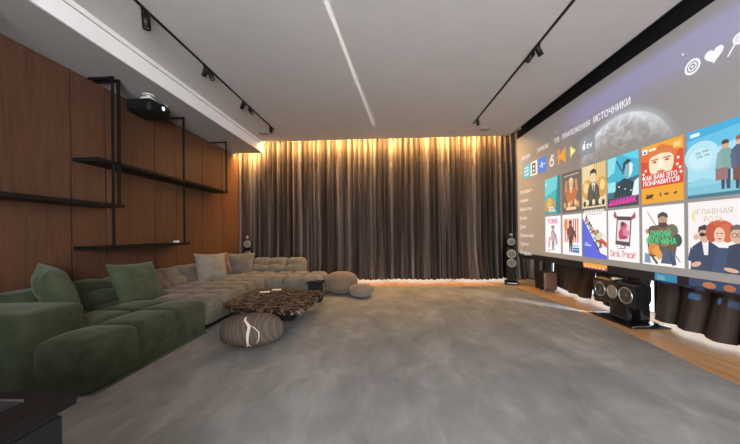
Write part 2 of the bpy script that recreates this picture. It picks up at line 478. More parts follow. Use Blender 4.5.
# ------------------------------------------------------------------ sofas
def cells(bm, x0, x1, nx, y0, y1, ny, z0, z1, r=.07, bulge=.018, gap=.004, wob=.012, seed=0, n=8, mat=None):
    for i in range(nx):
        for j in range(ny):
            a0 = x0+(x1-x0)*i/nx; a1 = x0+(x1-x0)*(i+1)/nx
            b0 = y0+(y1-y0)*j/ny; b1 = y0+(y1-y0)*(j+1)/ny
            rbox(bm, a0+gap, a1-gap, b0+gap, b1-gap, z0, z1, r, n, bulge, mat, wob, seed)

gs = thing('sofa', 'dark green velvet tufted sofa along the wood wall, nearest the camera', 'sofa', (-2.9, 2.7, 0))
bm = B(); cells(bm, -3.56, -2.18, 3, 2.0, 3.41, 3, .10, .405, .065, .020, .002, .010, 1, 10)
rbox(bm, -3.62, -2.185, 2.01, 3.405, .022, .30, .035, 10, .004); obj('seat', bm, M['green'], gs)
bm = B(); cells(bm, -3.69, -3.32, 1, 2.42, 3.41, 2, .07, .665, .09, .012, .003, .012, 2, 10)
cells(bm, -3.42, -3.22, 1, 2.42, 3.41, 2, .36, .56, .08, .012, .003, .012, 4, 8); obj('backrest', bm, M['green'], gs)
# the back unit at the near end: a thick soft block leaning outwards
def lean(v, k): return v
bm = B()
tl = Matrix.Translation((0, 2.0, .1)) @ Matrix(((1, 0, 0, 0), (0, 1, .10, 0), (0, 0, 1, 0), (0, 0, 0, 1))) @ Matrix.Translation((0, -2.0, -.1))
rbox(bm, -3.69, -2.665, 1.95, 2.40, .035, .605, .05, 14, .014, tl, .012, 6)
rbox(bm, -3.66, -2.72, 2.32, 2.52, .36, .52, .07, 8, .012, None, .012, 7)
obj('armrest', bm, M['green'], gs)
bm = B(); box(bm, -2.19, -2.168, 2.03, 3.39, .012, .022); obj('piping', bm, M['green_pillow'], gs)

ts = thing('sofa', 'taupe velvet tufted corner sofa running from the green sofa to the curtain', 'sofa', (-2.8, 5.0, 0))
bm = B(); cells(bm, -3.34, -2.20, 3, 3.465, 5.20, 5, .10, .395, .07, .018, .002, .009, 8, 8); rbox(bm, -3.6, -2.205, 3.47, 5.2, .06, .3, .035, 8, .003); obj('seat', bm, M['taupe'], ts)
bm = B(); cells(bm, -3.69, -3.32, 1, 3.465, 6.10, 7, .07, .655, .085, .012, .003, .012, 9, 8)
cells(bm, -3.42, -3.22, 1, 3.465, 6.10, 7, .36, .53, .075, .012, .003, .012, 10, 8); obj('backrest', bm, M['taupe'], ts)
bm = B(); cells(bm, -3.34, -1.22, 6, 5.21, 6.12, 2, .10, .395, .07, .018, .002, .009, 11, 8); rbox(bm, -3.6, -1.225, 5.215, 6.4, .06, .3, .035, 8, .003); obj('seat', bm, M['taupe'], ts)
bm = B(); cells(bm, -3.69, -1.76, 5, 6.12, 6.46, 1, .07, .665, .085, .012, .003, .012, 12, 8)
cells(bm, -3.3, -1.76, 4, 6.02, 6.2, 1, .36, .53, .07, .012, .003, .01, 13, 8); obj('backrest', bm, M['taupe'], ts)
bm = B(); box(bm, -3.6, -2.26, 3.5, 5.3, .01, .07); box(bm, -3.6, -1.3, 5.27, 6.4, .01, .07); obj('plinth', bm, M['matte_black'], ts)

def pillow(name, label, m, w, h, t, c, normal, roll=0, seed=0, lean_up=None, group=None):
    bm = B(); n = 22; g = {}
    for sgn in (1, -1):
        for i in range(n+1):
            for j in range(n+1):
                u = 2*i/n-1; v = 2*j/n-1
                edge = i in (0, n) or j in (0, n)
                if edge and sgn < 0: g[(-1, i, j)] = g[(1, i, j)]; continue
                x = w/2*u*(1-.075*(1-v*v)*abs(u)); y = h/2*v*(1-.075*(1-u*u)*abs(v))
                zt = t/2*(max(0, (1-u**4)*(1-v**4)))**.62
                zt *= .82+.3*(1-u*u)*(1-v*v)
                wr = noise.noise(Vector((u*2.1+seed, v*2.1, sgn)))*.022+noise.noise(Vector((u*6+seed, v*3, sgn)))*.009
                zt += wr*(1-max(abs(u), abs(v))**6) if not edge else 0
                g[(sgn, i, j)] = bm.verts.new((x, y, sgn*zt))
    for sgn in (1, -1):
        for i in range(n):
            for j in range(n):
                q = [g[(sgn, a, b)] for a, b in ((i, j), (i+1, j), (i+1, j+1), (i, j+1))]
                if sgn < 0: q.reverse()
                f = bm.faces.new(q); f.smooth = True
    nrm = Vector(normal).normalized(); up = Vector((0, 0, 1)); xa = up.cross(nrm).normalized(); ya = nrm.cross(xa)
    R = Matrix((xa, ya, nrm)).transposed().to_4x4()
    o = obj(name, bm, m)
    o.matrix_world = Matrix.Translation(c) @ R @ Matrix.Rotation(roll, 4, 'Z')
    return tag(o, label, 'pillow', group)

pillow('pillow', 'pale green pillow leaning behind the green armrest, nearest the camera', M['green_pillow'], .56, .56, .24, (-3.29, 2.72, .64), (.50, .80, .30), .10, 1)
pillow('pillow', 'large green square pillow where the green and taupe sofas meet', M['green_pillow'], .62, .56, .20, (-3.10, 3.47, .60), (.90, -.06, .44), -.04, 2)
pillow('pillow', 'light taupe pillow on the left run of the taupe sofa', M['taupe_pillow'], .56, .54, .20, (-3.09, 5.0, .60), (.84, -.46, .30), -.05, 3)
pillow('pillow', 'wide grey-brown pillow in the far corner of the taupe sofa', M['grey_pillow'], .68, .50, .18, (-3.08, 5.88, .565), (.10, -.93, .34), 0, 4)
pillow('pillow', 'small reddish brown pillow squeezed between the two taupe pillows', M['rose_pillow'], .44, .44, .15, (-3.24, 5.50, .62), (.85, -.42, .3), .05, 5)

# ------------------------------------------------------------------ poufs
def pebble(bm, c, rx, ry, rz, rot=0, wob=.05, seed=0, pw=2.4, nu=48, nv=28):
    rings = []; R = Matrix.Rotation(rot, 3, 'Z')
    def pt(a, b):
        ca, sa, cb, sb = math.cos(a), math.sin(a), math.cos(b), math.sin(b)
        e = 2/pw
        v = Vector((rx*math.copysign(abs(cb)**e, 1)*ca, ry*abs(cb)**e*sa, rz*math.copysign(abs(sb)**e, sb)))
        v *= 1+wob*noise.noise(Vector((ca*cb*1.2+seed, sa*cb*1.2, sb*1.2)))
        return Vector(c)+R @ v
    for j in range(nv+1):
        b = -PI/2+PI*j/nv
        if j in (0, nv): rings.append([bm.verts.new(pt(0, b))])
        else: rings.append([bm.verts.new(pt(2*PI*i/nu, b)) for i in range(nu)])
    for a, b in zip(rings, rings[1:]):
        for i in range(nu):
            j = (i+1) % nu
            q = [a[0], b[j], b[i]] if len(a) == 1 else ([a[i], a[j], b[0]] if len(b) == 1 else [a[i], a[j], b[j], b[i]])
            bm.faces.new(q).smooth = True
    return pt

PC = (-1.425, 3.02, .179)
ps = thing('pouf', 'brown pebble pouf with a pale forked seam in front of the coffee table', 'pouf', (-1.425, 3.02, 0))
bm = B(); stone_pt = pebble(bm, PC, .335, .215, .165, .12, .05, 3, 2.35); obj('cover', bm, M['stone'], ps)
def ribbon(bm, path, widths):
    """pale felt seam lying on the stone; path in (angle round, angle up)"""
    L = []
    for (a, b), w in zip(path, widths):
        p = stone_pt(a, b); q = stone_pt(a+.02, b); n_ = (p-Vector(PC)).normalized()
        tdir = (q-p).normalized()
        L.append((p+n_*.004-tdir*w/2, p+n_*.007, p+n_*.004+tdir*w/2))
    vs = [[bm.verts.new(c) for c in tr] for tr in L]
    for r0, r1 in zip(vs, vs[1:]):
        for i in range(2): bm.faces.new((r0[i], r0[i+1], r1[i+1], r1[i])).smooth = True
def interp(pts, n):
    out = []
    for k in range(n+1):
        t = k/n*(len(pts)-1); i = min(int(t), len(pts)-2); f_ = t-i
        out.append(tuple(pts[i][q]*(1-f_)+pts[i+1][q]*f_ for q in range(len(pts[0]))))
    return out
a0 = 4.80
bm = B()
for pts_ in ([(a0-.30, 1.2, .012), (a0-.22, .95, .018), (a0-.04, .66, .024), (a0+.02, .45, .022), (a0-.01, .15, .022), (a0-.03, -.2, .018), (a0-.03, -.5, .014), (a0-.12, -.9, .012)],
             [(a0-.03, -.45, .010), (a0+.03, -.7, .012), (a0+.08, -.95, .010)],
             [(a0-.02, .62, .008), (a0+.16, .45, .009), (a0+.30, .15, .008), (a0+.30, -.2, .006), (a0+.24, -.45, .004)]):
    ip = interp(pts_, 26)
    ribbon(bm, [(p[0], p[1]) for p in ip], [p[2]*1.25 for p in ip])
obj('seam', bm, M['stone_vein'], ps)
bm = B(); pebble(bm, (-.87, 5.75, .222), .325, .31, .205, 0, .05, 8, 2.5); tag(obj('pouf', bm, M['pouf']), 'large rounded brown pouf at the end of the taupe sofa', 'pouf')
bm = B(); pebble(bm, (-.445, 5.36, .135), .228, .20, .12, 0, .05, 12, 2.4); tag(obj('pouf', bm, M['pouf_pale']), 'small low beige pouf to the right of the large brown pouf', 'pouf')

# ------------------------------------------------------------------ coffee table
ct = thing('coffee_table', 'low dark marble coffee table on a black block base', 'table', (-1.5, 3.9, 0))
outline = [(-2.03, 3.50), (-1.78, 3.24), (-1.40, 3.22), (-.93, 3.16), (-.90, 3.7), (-.92, 4.33), (-1.4, 4.42), (-2.06, 4.52), (-2.05, 4.0)]
outline = [(a*1.0465, b*1.0465) for a, b in outline]
edge = []
for i in range(len(outline)):
    a = Vector(outline[i]); b = Vector(outline[(i+1) % len(outline)])
    k = max(2, int((b-a).length/.035))
    for q in range(k):
        p = a.lerp(b, q/k); p += Vector((noise.noise(Vector((p.x*22, p.y*22, 1))), noise.noise(Vector((p.x*22, p.y*22, 5)))))*.012
        edge.append(p)
bm = B(); lv = []
for z, ins in ((.235, .02), (.248, .004), (.28, 0), (.296, .006), (.30, .02)):
    cc = Vector((-1.55, 4.02)); lv.append([bm.verts.new((*(p+(cc-p).normalized()*(ins+.010*noise.noise(Vector((p.x*30, p.y*30, z*60))))), z)) for p in edge])
for r0, r1 in zip(lv, lv[1:]):
    for i in range(len(edge)):
        j = (i+1) % len(edge); bm.faces.new((r0[i], r0[j], r1[j], r1[i]))
bm.faces.new(lv[-1]); bm.faces.new(list(reversed(lv[0])))
obj('tabletop', bm, M['marble'], ct)
bm = B(); box(bm, -1.92, -1.64, 3.80, 4.25, .01, .234); box(bm, -1.62, -1.26, 3.86, 4.2, .01, .234); obj('base', bm, M['matte_black'], ct, .004)
for x, y, a, lb in ((-1.86, 4.37, .3, 'small white card on the marble coffee table, the one nearer its left edge'), (-1.74, 4.54, .1, 'small white card at the back of the marble coffee table')):
    bm = B(); rbox(bm, -.07, .07, -.05, .05, 0, .006, .002, 3, mat=Matrix.Translation((x, y, .301)) @ Matrix.Rotation(a, 4, 'Z'))
    tag(obj('card', bm, M['white_plastic']), lb, 'card')
st = thing('side_table', 'small black block side table between the coffee table and the large pouf', 'table', (-1.22, 5.0, 0))
bm = B(); box(bm, -1.33, -1.11, 4.90, 5.10, .01, .335); obj('base', bm, M['matte_black'], st, .004)
bm = B(); box(bm, -1.36, -1.08, 4.87, 5.13, .335, .36); obj('tabletop', bm, M['gloss_black'], st, .004)

# ------------------------------------------------------------------ loudspeakers
def driver(parent, p, d, r, ring, cone, name='driver'):
    bm = B(); lathe(bm, [(r*1.18, 0), (r*1.2, .008), (r*1.02, .012), (r, .006), (r, 0)], 28, disc_to(p, d)); a = obj(name, bm, ring, parent)
    bm = B(); lathe(bm, [(r, .006), (r*.45, -.008+.010), (r*.32, .004), (r*.25, .014), (0, .020)], 28, disc_to(p, d)); b = obj('cone', bm, cone, a)
    return a

def tower(x, y, yaw, label):
    t = thing('floor_speaker', label, 'speaker', (x, y, 0))
    Rm = Matrix.Translation((x, y, 0)) @ Matrix.Rotation(yaw, 4, 'Z')
    d = Rm.to_3x3() @ Vector((0, -1, 0)); W = lambda *p: Rm @ Vector(p)
    bm = B(); rbox(bm, -.15, .15, -.15, .26, .012, .07, .02, 6, mat=Rm); obj('base', bm, M['gloss_black'], t)
    bm = B(); rbox(bm, -.11, .11, -.13, .24, .07, .86, .06, 10, .01, Rm); obj('cabinet', bm, M['gloss_black'], t)
    bm = B(); lathe(bm, [(0, -.13), (.07, -.13), (.098, -.10), (.105, -.02), (.09, .1), (.05, .22), (0, .27)], 28, disc_to(W(0, 0, .97), -d)); obj('head', bm, M['gloss_black'], t)
    bm = B(); lathe(bm, [(0, -.05), (.03, -.05), (.034, -.02), (.03, .05), (.012, .16), (0, .18)], 20, disc_to(W(0, -.02, 1.125), -d)); obj('tweeter', bm, M['tower_ring'], t)
    bm = B(); box(bm, -.012, .012, -.02, .06, 1.06, 1.10, 0, Rm); obj('tweeter_mount', bm, M['black'], t)
    driver(t, W(0, -.128, .97), d, .066, M['tower_ring'], M['tower_cone'])
    driver(t, W(0, -.138, .70), d, .078, M['tower_ring'], M['tower_cone'])
    driver(t, W(0, -.138, .50), d, .078, M['tower_ring'], M['tower_cone'])
    return t
tower(2.86, 6.68, -.35, 'tall black tower speaker with bright drivers at the screen corner')
tower(-3.27, 6.72, .4, 'black tower speaker behind the taupe sofa at the wood wall')

sw = thing('subwoofer', 'small brown and black cube subwoofer on the floor under the screen', 'speaker', (3.27, 6.02, 0))
bm = B(); rbox(bm, 3.12, 3.39, 5.86, 6.17, .035, .385, .008, 5); obj('cabinet', bm, M['matte_black'], sw)
bm = B(); rbox(bm, 3.135, 3.38, 5.848, 5.862, .045, .375, .004, 4); obj('front_panel', bm, M['speaker_brown'], sw)
for a in (3.15, 3.36):
    for b in (5.89, 6.16):
        bm = B(); cyl(bm, (a, b, .0), (a, b, .036), .014, n=12); obj('foot', bm, M['steel'], sw)

cs = thing('centre_speaker', 'black centre speaker with silver drivers on a pedestal below the screen', 'speaker', (3.2, 4.0, 0))
bm = B(); rbox(bm, 2.97, 3.44, 3.64, 4.36, .0, .028, .008, 5); obj('base', bm, M['gloss_black'], cs)
bm = B(); rbox(bm, 3.06, 3.13, 3.82, 4.10, .028, .262, .01, 5); rbox(bm, 3.22, 3.34, 3.80, 3.98, .028, .262, .02, 5); obj('pedestal', bm, M['gloss_black'], cs)
bm = B()
prof = [(2.965, .262, .525), (2.972, .255, .533), (3.05, .25, .548), (3.16, .27, .545), (3.26, .33, .50)]
rows = []
for (x, zb, zt) in prof:
    f_ = (x-2.965)/.30; hw = .345-.12*f_*f_
    rows.append([bm.verts.new((x, 3.925+sy*hw, z)) for sy, z in ((-1, zb), (1, zb), (1, zt), (-1, zt))])
for r0, r1 in zip(rows, rows[1:]):
    for i in range(4):
        j = (i+1) % 4; bm.faces.new((r0[i], r0[j], r1[j], r1[i]))
bm.faces.new(rows[0]); bm.faces.new(list(reversed(rows[-1])))
obj('cabinet', bm, M['gloss_black'], cs, .012)
driver(cs, (2.968, 4.135, .395), (-1, 0, 0), .082, M['steel'], M['cone'])
driver(cs, (2.968, 3.925, .400), (-1, 0, 0), .072, M['silver'], M['silver'])
driver(cs, (2.968, 3.715, .395), (-1, 0, 0), .088, M['steel'], M['cone'])
bm = B(); lathe(bm, [(0, -.03), (.018, -.03), (.022, -.01), (.017, .04), (0, .12)], 18, disc_to((2.99, 3.925, .568), (1, 0, 0))); obj('tweeter', bm, M['brass'], cs)

# ------------------------------------------------------------------ black counter at the lower left
ic = thing('counter', 'black counter with a glossy top and inset panel in the lower left corner', 'counter', (-1.1, -.1, 0))
bm = B(); box(bm, -1.75, -.600, -.9, .505, .06, .868); obj('body', bm, M['counter_side'], ic, .003)
bm = B(); box(bm, -1.76, -.604, -.91, .500, .868, .88); obj('shadow_gap', bm, M['matte_black'], ic)
bm = B(); box(bm, -1.77, -.589, -.92, .520, .88, .90); obj('top', bm, M['glass_black'], ic, .002)
bm = B(); box(bm, -1.35, -.655, .02, .485, .9005, .9035); obj('hob', bm, M['hob'], ic)
bm = B(); box(bm, -1.35, -.655, .485, .489, .9005, .905); obj('hob_trim', bm, M['steel'], ic)
bm = B(); box(bm, -1.70, -.64, -.86, .46, .0095, .06); obj('plinth', bm, M['matte_black'], ic)

# ------------------------------------------------------------------ projection screen
XP = 3.20; SY0 = 7.08; SY1 = 2.20; ZB = .70; ZT = 3.405
def screen_mat():
    k = NT('projected_image_on_grey_screen')
    tc = k.n('ShaderNodeTexCoord'); sp = k.n('ShaderNodeSeparateXYZ'); k.l(tc.outputs['Object'], sp.inputs[0])
    y, z = sp.outputs[1], sp.outputs[2]
    def mth(op, a, b=None, c=None, clamp=False):
        nd = k.n('ShaderNodeMath', operation=op, use_clamp=clamp)
        for i, q in enumerate((a, b, c)):
            if q is None: continue
            if isinstance(q, (int, float)): nd.inputs[i].default_value = q
            else: k.l(q, nd.inputs[i])
        return nd.outputs[0]
    def sstep(v, a, b):
        nd = k.n('ShaderNodeMapRange', interpolation_type='SMOOTHSTEP'); k.l(v, nd.inputs[0])
        nd.inputs[1].default_value = a; nd.inputs[2].default_value = b; return nd.outputs[0]
    # the planet picture: bright rim, cloud texture, fading to its lower side
    dy = mth('SUBTRACT', y, 4.10); dz = mth('SUBTRACT', z, 1.95)
    rr = mth('SQRT', mth('ADD', mth('MULTIPLY', dy, dy), mth('MULTIPLY', dz, dz)))
    inside = sstep(rr, .825, .79)
    rim = mth('MULTIPLY', sstep(rr, .62, .80), inside)
    halo = mth('MULTIPLY', sstep(rr, .92, .80), sstep(rr, .78, .82))
    up = sstep(z, 2.12, 2.62)
    cl = k.n('ShaderNodeTexNoise'); cl.inputs['Scale'].default_value = 6; cl.inputs['Detail'].default_value = 7; cl.inputs['Distortion'].default_value = 1.3
    k.l(tc.outputs['Object'], cl.inputs['Vector'])
    cloud = sstep(cl.outputs['Fac'], .42, .68)
    land = mth('MULTIPLY', mth('MULTIPLY', inside, up), mth('MULTIPLY_ADD', cloud, .24, .08))
    glow = mth('MULTIPLY', mth('MULTIPLY', rim, up), .32)
    glow = mth('ADD', glow, mth('MULTIPLY', mth('MULTIPLY', halo, up), .2))
    # violet band of the picture
    dn = k.n('ShaderNodeTexNoise'); dn.inputs['Scale'].default_value = 3; dn.inputs['Detail'].default_value = 5
    mp = k.n('ShaderNodeMapping'); mp.inputs['Rotation'].default_value = (.6, 0, 0); mp.inputs['Scale'].default_value = (1, .35, 4)
    k.l(tc.outputs['Object'], mp.inputs[0]); k.l(mp.outputs[0], dn.inputs['Vector'])
    band = mth('MULTIPLY', sstep(z, 2.60, 3.18), sstep(z, 3.36, 3.16))
    band = mth('MULTIPLY', band, mth('MULTIPLY', sstep(y, 5.7, 4.6), mth('MULTIPLY_ADD', dn.outputs['Fac'], .9, .35)))
    def col(v, c):
        nd = k.n('ShaderNodeMix', data_type='RGBA', blend_type='MIX'); k.l(v, nd.inputs[0])
        nd.inputs[6].default_value = (0, 0, 0, 1); nd.inputs[7].default_value = (*c, 1); return nd.outputs[2]
    def add(a, b):
        nd = k.n('ShaderNodeMix', data_type='RGBA', blend_type='ADD'); nd.inputs[0].default_value = 1
        k.l(a, nd.inputs[6]); k.l(b, nd.inputs[7]); return nd.outputs[2]
    base = k.n('ShaderNodeRGB'); base.outputs[0].default_value = (.128, .116, .109, 1)
    e = add(base.outputs[0], col(land, (.9, .95, 1))); e = add(e, col(glow, (.75, .9, 1))); e = add(e, col(band, (.06, .06, .27)))
    k.l(e, k.b.inputs['Emission Color']); k.b.inputs['Emission Strength'].default_value = 1
    k.b.inputs['Base Color'].default_value = (.24, .235, .23, 1); k.b.inputs['Roughness'].default_value = .7
    k.b.inputs['Specular IOR Level'].default_value = .2
    return k.m
M['screen'] = screen_mat()
sc = thing('projection_screen', 'huge projection screen showing a grid of film posters along the right side', 'screen', (XP, 4.6, ZB))
bm = B(); box(bm, XP, XP+.012, SY1, SY0, ZB, ZT); obj('picture', bm, M['screen'], sc)
bm = B(); box(bm, XP+.001, XP+.014, SY1-.05, SY0, .60, ZB); box(bm, XP-.004, XP+.014, SY1-.05, SY0, .59, .605)
obj('bottom_border', bm, plain('dark_grey_border', (.02, .021, .026), .3, 0, .4, .05), sc)
bm = B(); box(bm, XP, XP+.014, SY1-.05, SY0, ZT, 3.74); box(bm, XP, XP+.014, SY1-.05, SY1, .60, ZT); obj('top_border', bm, M['matte_black'], sc)
bm = B(); box(bm, XP+.03, XP+.2, SY1-.1, SY0-.06, 3.56, 3.75); obj('housing', bm, M['matte_black'], sc)

EM = {}
def em(c, s=1.0):
    key = (c, s)
    if key not in EM: EM[key] = emis('picture_'+c.strip('#')+('' if s == 1 else '_%d' % (s*100)), tuple(x*.97+.03 for x in lin(c)), s)
    return EM[key]

class Art:
    """flat picture lying on the screen; u runs to the picture's right, v up, in metres from its lower left corner"""
    def __init__(self, y, z, x=XP-.0015):
        self.bm = B(); self.y = y; self.z = z; self.x = x; self.mats = []; self.layer = 0
    def mi(self, c, s):
        m = em(c, s)
        if m not in self.mats: self.mats.append(m)
        return self.mats.index(m)
    def poly(self, pts, c, s=1.0):
        self.layer += 1; x = self.x-.00025*self.layer
        vs = [self.bm.verts.new((x, self.y-u, self.z+v)) for u, v in pts]
        f = self.bm.faces.new(vs); f.material_index = self.mi(c, s)
        f.normal_update()
        if f.normal.x > 0: f.normal_flip()
    def rect(self, u0, v0, u1, v1, c, s=1.0): self.poly([(u0, v0), (u1, v0), (u1, v1), (u0, v1)], c, s)
    def ell(self, cu, cv, ru, rv, c, rot=0, s=1.0, n=28):
        ca, sa = math.cos(rot), math.sin(rot)
        self.poly([(cu+ru*math.cos(t)*ca-rv*math.sin(t)*sa, cv+ru*math.cos(t)*sa+rv*math.sin(t)*ca) for t in [2*PI*i/n for i in range(n)]], c, s)
    def ring(self, cu, cv, r0, r1, c, s=1.0, n=32):
        self.layer += 1; x = self.x-.00025*self.layer; mi = self.mi(c, s)
        a = [[self.bm.verts.new((x, self.y-cu-r*math.cos(2*PI*i/n), self.z+cv+r*math.sin(2*PI*i/n))) for i in range(n)] for r in (r0, r1)]
        for i in range(n):
            j = (i+1) % n; f = self.bm.faces.new((a[0][i], a[0][j], a[1][j], a[1][i])); f.material_index = mi
    def line(self, p, q, w, c, s=1.0):
        p = Vector(p); q = Vector(q); d = (q-p).normalized(); nn = Vector((-d.y, d.x))*w/2
        self.poly([tuple(p+nn), tuple(p-nn), tuple(q-nn), tuple(q+nn)], c, s)
    def done(self, name, parent): return obj(name, self.bm, self.mats, parent, recalc=False)

def text(body, y, z, h, c, parent, name='title', width=None, x=XP-.012, s=1.0, bold=0.0, shear=0):
    cu = bpy.data.curves.new('t', 'FONT'); cu.body = body; cu.size = 1; cu.shear = shear
    o = bpy.data.objects.new('t', cu); COL.objects.link(o)
    dg = bpy.context.evaluated_depsgraph_get(); dg.update()
    me = bpy.data.meshes.new_from_object(o.evaluated_get(dg))
    bpy.data.objects.remove(o)
    xs = [v.co.x for v in me.vertices] or [0, 1]
    x0, x1 = min(xs), max(xs); kx = h if width is None else width/(x1-x0)
    for v in me.vertices: v.co = Vector((x, y-(v.co.x-x0)*kx, z+v.co.y*h))
    if bold:      # heavier strokes: the same outlines again, nudged sideways
        b2 = B(); src = [v.co.copy() for v in me.vertices]; fs = [list(p.vertices) for p in me.polygons]
        for q, (sy, sz) in enumerate(((0, 0), (-1, 0), (1, 0), (0, 1), (0, -1))):
            vs = [b2.verts.new(v+Vector((-.0002*q, sy*bold*h, sz*bold*h*.7))) for v in src]
            for f_ in fs:
                try: b2.faces.new([vs[i_] for i_ in f_])
                except ValueError: pass
        b2.to_mesh(me); b2.free()
    me.materials.clear(); me.materials.append(em(c, s)); me.name = name
    t = bpy.data.objects.new(name, me); COL.objects.link(t)
    t.parent = parent; 
    if parent.type == 'EMPTY': t.matrix_parent_inverse = Matrix.Translation(parent.location).inverted()
    return t

# tabs, side menu, icons
CAP = .72
for body, y0, y1, col_, hh in (('ФИЛЬМЫ', 6.84, 6.47, '#e6e8f4', .115), ('СЕРИАЛЫ', 6.19, 5.78, '#f0ece6', .115), ('ТВ', 5.575, 5.42, '#f4efe8', .12), ('ПРИЛОЖЕНИЯ', 5.33, 4.64, '#f4efea', .125), ('ИСТОЧНИКИ', 4.555, 3.90, '#ffffff', .14)):
    text(body, y0, 2.835, hh, col_, sc, 'menu_tab', y0-y1, XP-.003, .95, .012)
a = Art(6.84, 2.80); a.rect(0, 0, .37, .015, '#9aa8ee'); a.done('tab_underline', sc)
for i, w_ in enumerate(('Популярное', 'Новинки', 'Фантастика', 'Боевик', 'Драма', 'Приключения', 'Триллер', 'Мелодрама')):
    text(w_, 6.965, 2.07-.2*i, .115, '#efe3dc', sc, 'menu_entry', .055*len(w_), XP-.003, 1.0, .012)
# the row of app tiles
ap = [6.79-.3245*i for i in range(7)]
a = Art(ap[0], 2.395); a.rect(0, 0, .30, .30, '#4fc4cf'); 
for k in range(3): a.rect(.06, .05+.075*k, .24, .10+.075*k, '#d9f4f4')
a.rect(.12, .03, .15, .27, '#4fc4cf'); a.done('app_tile', sc)
a = Art(ap[1], 2.395); a.rect(0, 0, .28, .30, '#f6f2e2'); a.rect(.07, .04, .21, .26, '#3a3f3c'); a.rect(.11, .16, .17, .22, '#f6f2e2'); a.rect(.11, .07, .17, .13, '#f6f2e2'); a.done('app_tile', sc)
a = Art(ap[2], 2.395); a.rect(0, 0, .28, .30, '#4b7fe4'); a.line((.04, .13), (.10, .15), .02, '#e8f0ff'); a.line((.10, .10), (.13, .22), .02, '#e8f0ff'); a.line((.13, .22), (.17, .08), .02, '#e8f0ff'); a.line((.17, .15), (.25, .16), .02, '#e8f0ff'); a.done('app_tile', sc)
a = Art(ap[3], 2.395); a.ring(.15, .11, .04, .075, '#f6f2ee'); a.line((.10, .15), (.17, .26), .035, '#f6f2ee'); a.line((.17, .2), (.22, .24), .02, '#f6f2ee'); a.done('app_tile', sc)
a = Art(ap[4], 2.395); a.rect(.03, .02, .07, .29, '#f0a41c')
for k in range(6): a.line((.06, .15), (.26, .02+.05*k+.01), .03, '#f0a41c')
a.done('app_tile', sc)
a = Art(ap[5], 2.395); a.poly([(.05, .06), (.20, .15), (.05, .26)], '#f7d774'); a.poly([(.08, .11), (.15, .155), (.08, .2)], '#fff6d8'); a.done('app_tile', sc)
a = Art(ap[6], 2.395); a.rect(-.03, .0, .31, .30, '#8f929c'); a.ell(.07, .14, .042, .05, '#ffffff'); a.ell(.115, .15, .022, .022, '#8f929c'); a.ell(.085, .215, .012, .022, '#ffffff', -.5)
tv = a.done('app_tile', sc); text('tv', ap[6]-.13, 2.49, .15, '#ffffff', tv, 'title', .13, XP-.006, 1, .02)
a = Art(3.147, 2.886); a.ring(0, 0, .055, .078, '#fafaff'); a.ring(0, 0, .030, .043, '#fafaff'); a.ell(0, 0, .014, .014, '#fafaff'); a.done('icon', sc)
a = Art(2.952, 2.886)
hp = [(.0, -.085)]
for i in range(25):
    t_ = PI*2*i/24
    hp.append((.0052*16*math.sin(t_)**3, .0052*(13*math.cos(t_)-5*math.cos(2*t_)-2*math.cos(3*t_)-math.cos(4*t_))+.005))
a.poly(hp[1:25], '#fafaff'); a.done('icon', sc)
a = Art(2.765, 2.886); a.ring(.015, .03, .035, .052, '#fafaff'); a.ell(.015, .03, .036, .036, '#e8e8f0'); a.line((-.02, -.005), (-.075, -.085), .016, '#fafaff'); a.done('icon', sc)
a = Art(3.24, 3.07); a.ell(0, 0, .012, .014, '#f0f0ff'); a.done('star', sc)
a = Art(5.53, 3.05); a.ell(0, 0, .008, .02, '#f0f0f0'); a.done('star', sc)

# posters: six columns, two rows
CX_ = [5.905, 5.352, 4.822, 4.290, 3.746, 3.203]; PW = .502
R1, R2, PH = 1.520, .785, .698
def poster(ci, z, bg, h=PH, w=PW, s=1.0):
    a = Art(CX_[ci], z, XP-.0015); a.rect(0, 0, w, h, bg, s); return a
def person(a, u, v, h, skin, hair, coat, legs=None, hs=1.0):
    """a small standing figure of height h with its feet at (u, v)"""
    if legs:
        a.poly([(u-.07*h, v), (u-.02*h, v), (u+.01*h, v+.45*h), (u-.09*h, v+.45*h)], legs)
        a.poly([(u+.02*h, v), (u+.08*h, v), (u+.09*h, v+.45*h), (u-.01*h, v+.45*h)], legs)
    a.poly([(u-.12*h, v+.40*h), (u+.12*h, v+.40*h), (u+.14*h, v+.75*h), (u+.05*h, v+.84*h), (u-.05*h, v+.84*h), (u-.14*h, v+.75*h)], coat)
    a.ell(u, v+.91*h, .055*h*hs, .075*h*hs, skin); a.poly([(u-.06*h*hs, v+.92*h), (u+.06*h*hs, v+.92*h), (u+.05*h*hs, v+.99*h), (u, v+1.01*h), (u-.05*h*hs, v+.99*h)], hair)

# row 1
a = poster(0, R1, '#39b9bd'); a.poly([(.0, .35), (.5, .5), (.5, .698), (0, .698)], '#6fd6d6'); a.poly([(.34, 0), (.502, 0), (.502, .698), (.42, .698)], '#2a7f88'); a.ell(.17, .15, .17, .19, '#c99a45'); a.rect(0, 0, .40, .07, '#47a0a4'); a.ell(.15, .22, .09, .10, '#e0b768')
for k in range(3): a.rect(.12, .05+.035*k, .36-.04*k, .068+.035*k, '#eaf6f4')
a.rect(.03, .56, .07, .62, '#d8f2f2'); a.done('poster', sc)
a = poster(1, R1, '#6e5d52'); a.rect(.05, .63, .45, .645, '#d8c8ba'); a.rect(.03, .05, .47, .56, '#7d6555'); a.line((.10, .34), (.13, .55), .05, '#d79a6a'); a.line((.40, .34), (.37, .55), .05, '#d79a6a'); a.poly([(.14, .14), (.36, .14), (.40, .36), (.31, .43), (.19, .43), (.10, .36)], '#c9743c'); a.ell(.25, .49, .055, .075, '#ecc096'); a.poly([(.19, .50), (.20, .57), (.25, .60), (.30, .57), (.31, .50), (.25, .54)], '#f3d9a2'); a.poly([(.21, .43), (.29, .43), (.25, .30)], '#f1d3a2')
